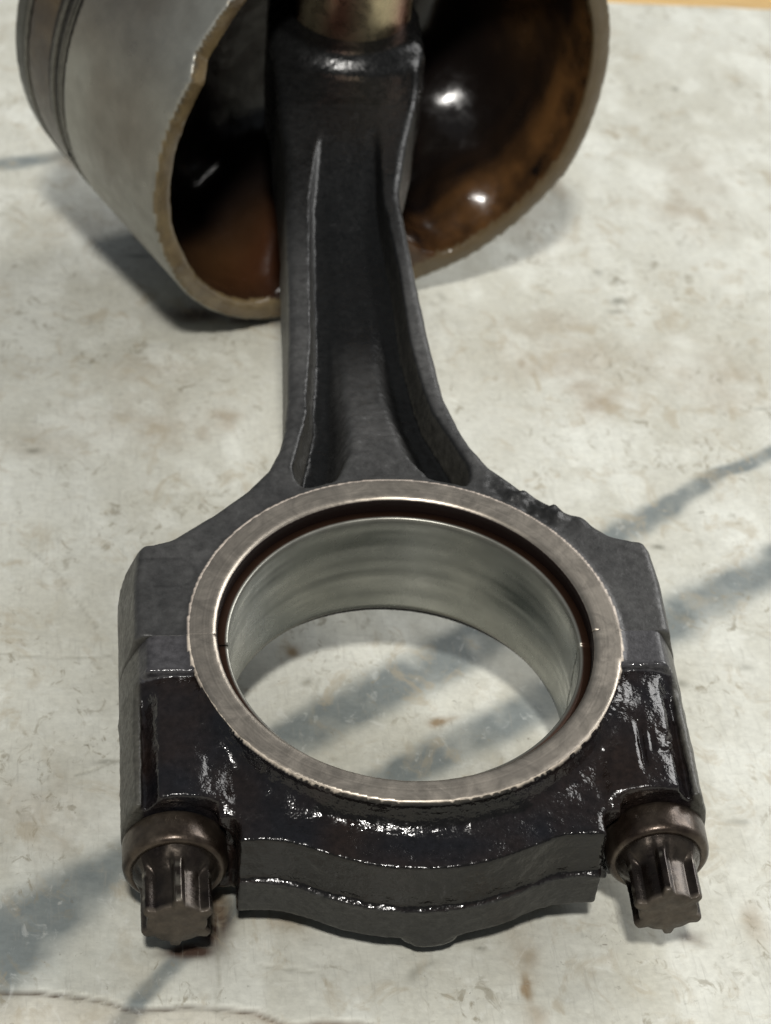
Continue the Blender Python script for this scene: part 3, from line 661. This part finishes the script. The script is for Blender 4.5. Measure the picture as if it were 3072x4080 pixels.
def nz(size, det, dist=0.0, scl=(1, 1, 1), off=0.0):
    m2 = Nn.new('ShaderNodeMapping'); m2.inputs['Scale'].default_value = scl; m2.inputs['Location'].default_value = (off, off * 0.7, 0); Ll.new(mpn.outputs[0], m2.inputs[0])
    n = Nn.new('ShaderNodeTexNoise'); n.inputs['Scale'].default_value = 1 / size; n.inputs['Detail'].default_value = det; n.inputs['Roughness'].default_value = 0.65
    n.inputs['Distortion'].default_value = dist; Ll.new(m2.outputs[0], n.inputs['Vector']); return n.outputs[0]
def rmp(sock, a, b_, hi=1.0):
    q = Nn.new('ShaderNodeMapRange'); q.interpolation_type = 'SMOOTHSTEP'; q.inputs[1].default_value = a; q.inputs[2].default_value = b_; q.inputs[4].default_value = hi; Ll.new(sock, q.inputs[0]); return q.outputs[0]
def mlt(a, b_):
    q = Nn.new('ShaderNodeMath'); q.operation = 'MULTIPLY'; Ll.new(a, q.inputs[0]); Ll.new(b_, q.inputs[1]); return q.outputs[0]
def over(col, fac, rgb):
    q = Nn.new('ShaderNodeMix'); q.data_type = 'RGBA'; Ll.new(fac, q.inputs[0]); Ll.new(col, q.inputs[6]); q.inputs[7].default_value = (*rgb, 1); return q.outputs[2]
reg = rmp(nz(26, 3, 0.5), 0.42, 0.62)
c_ = over(src, mlt(rmp(nz(3.2, 9, 1.2, (1, 0.6, 1), off=40), 0.54, 0.66, 0.75), reg), (0.24, 0.215, 0.155))
c_ = over(c_, mlt(rmp(nz(1.6, 6, 0.6, off=90), 0.63, 0.70, 0.75), rmp(nz(15, 3, off=7), 0.45, 0.65)), (0.13, 0.115, 0.085))
c_ = over(c_, mlt(rmp(nz(8, 8, 0.9, (1, 0.7, 1), off=210), 0.52, 0.66, 0.5), rmp(nz(40, 3, off=300), 0.36, 0.56)), (0.36, 0.305, 0.21))
c_ = over(c_, rmp(nz(1.0, 5, 0.3, (1.6, 0.12, 1), 20), 0.54, 0.72, 0.30), (0.30, 0.29, 0.25))
c_ = over(c_, rmp(nz(1.2, 5, 0.3, (0.14, 1.3, 1), 60), 0.58, 0.74, 0.22), (0.30, 0.29, 0.25))
c_ = over(c_, rmp(nz(3.0, 8, 0.8, (1, 0.6, 1), off=130), 0.56, 0.70, 0.25), (0.74, 0.75, 0.71))
Ll.new(c_, bs.inputs['Base Color'])
tb = link('tabletop', mesh_from('tabletop', TP, TQ, tc_, rough), M_marble)
tb['kind'] = 'structure'; tb['label'] = 'pale marble tabletop with blue-grey veins, grime and brown stains'
# wooden edging beyond the slab
M_wood = material('edging_wood', attr=False, base=(0.50, 0.33, 0.13), rough=0.5, bumps=((4.0, 0.4, 0.3),), var=0.3, var_scale=8, aniso=(0.15, 1, 1))
ex = np.array([-1500.0, 1500.0]); ey = e0[1] + slope_e * (ex - e0[0])
V = []; prof = [(0.6, -30), (0.6, -1.2), (1.6, -0.2), (36, -0.2), (37, -1.2), (37, -30)]
for k in (0, 1):
    for a, b in prof: V.append((ex[k], ey[k] + a, b))
Q = [(j, j + 1, 6 + j + 1, 6 + j) for j in range(5)]
ed = link('edging', mesh_from('edging', np.array(V), np.array(Q)), M_wood, tb); ed['label'] = 'brown wooden edging behind the marble'
# front of the slab's far edge
V = [(ex[0], ey[0], -0.6), (ex[1], ey[1], -0.6), (ex[1], ey[1], -30), (ex[0], ey[0], -30)]
# room floor far below
fl = link('floor', mesh_from('floor', np.array([(-6000, -6000, -760), (6000, -6000, -760), (6000, 6000, -760), (-6000, 6000, -760)], float), np.array([(0, 1, 2, 3)])),
          material('concrete_floor', attr=False, base=(0.22, 0.20, 0.18), rough=0.7, bumps=((30, 0.4, 1.0),), var_scale=60)); fl['kind'] = 'structure'
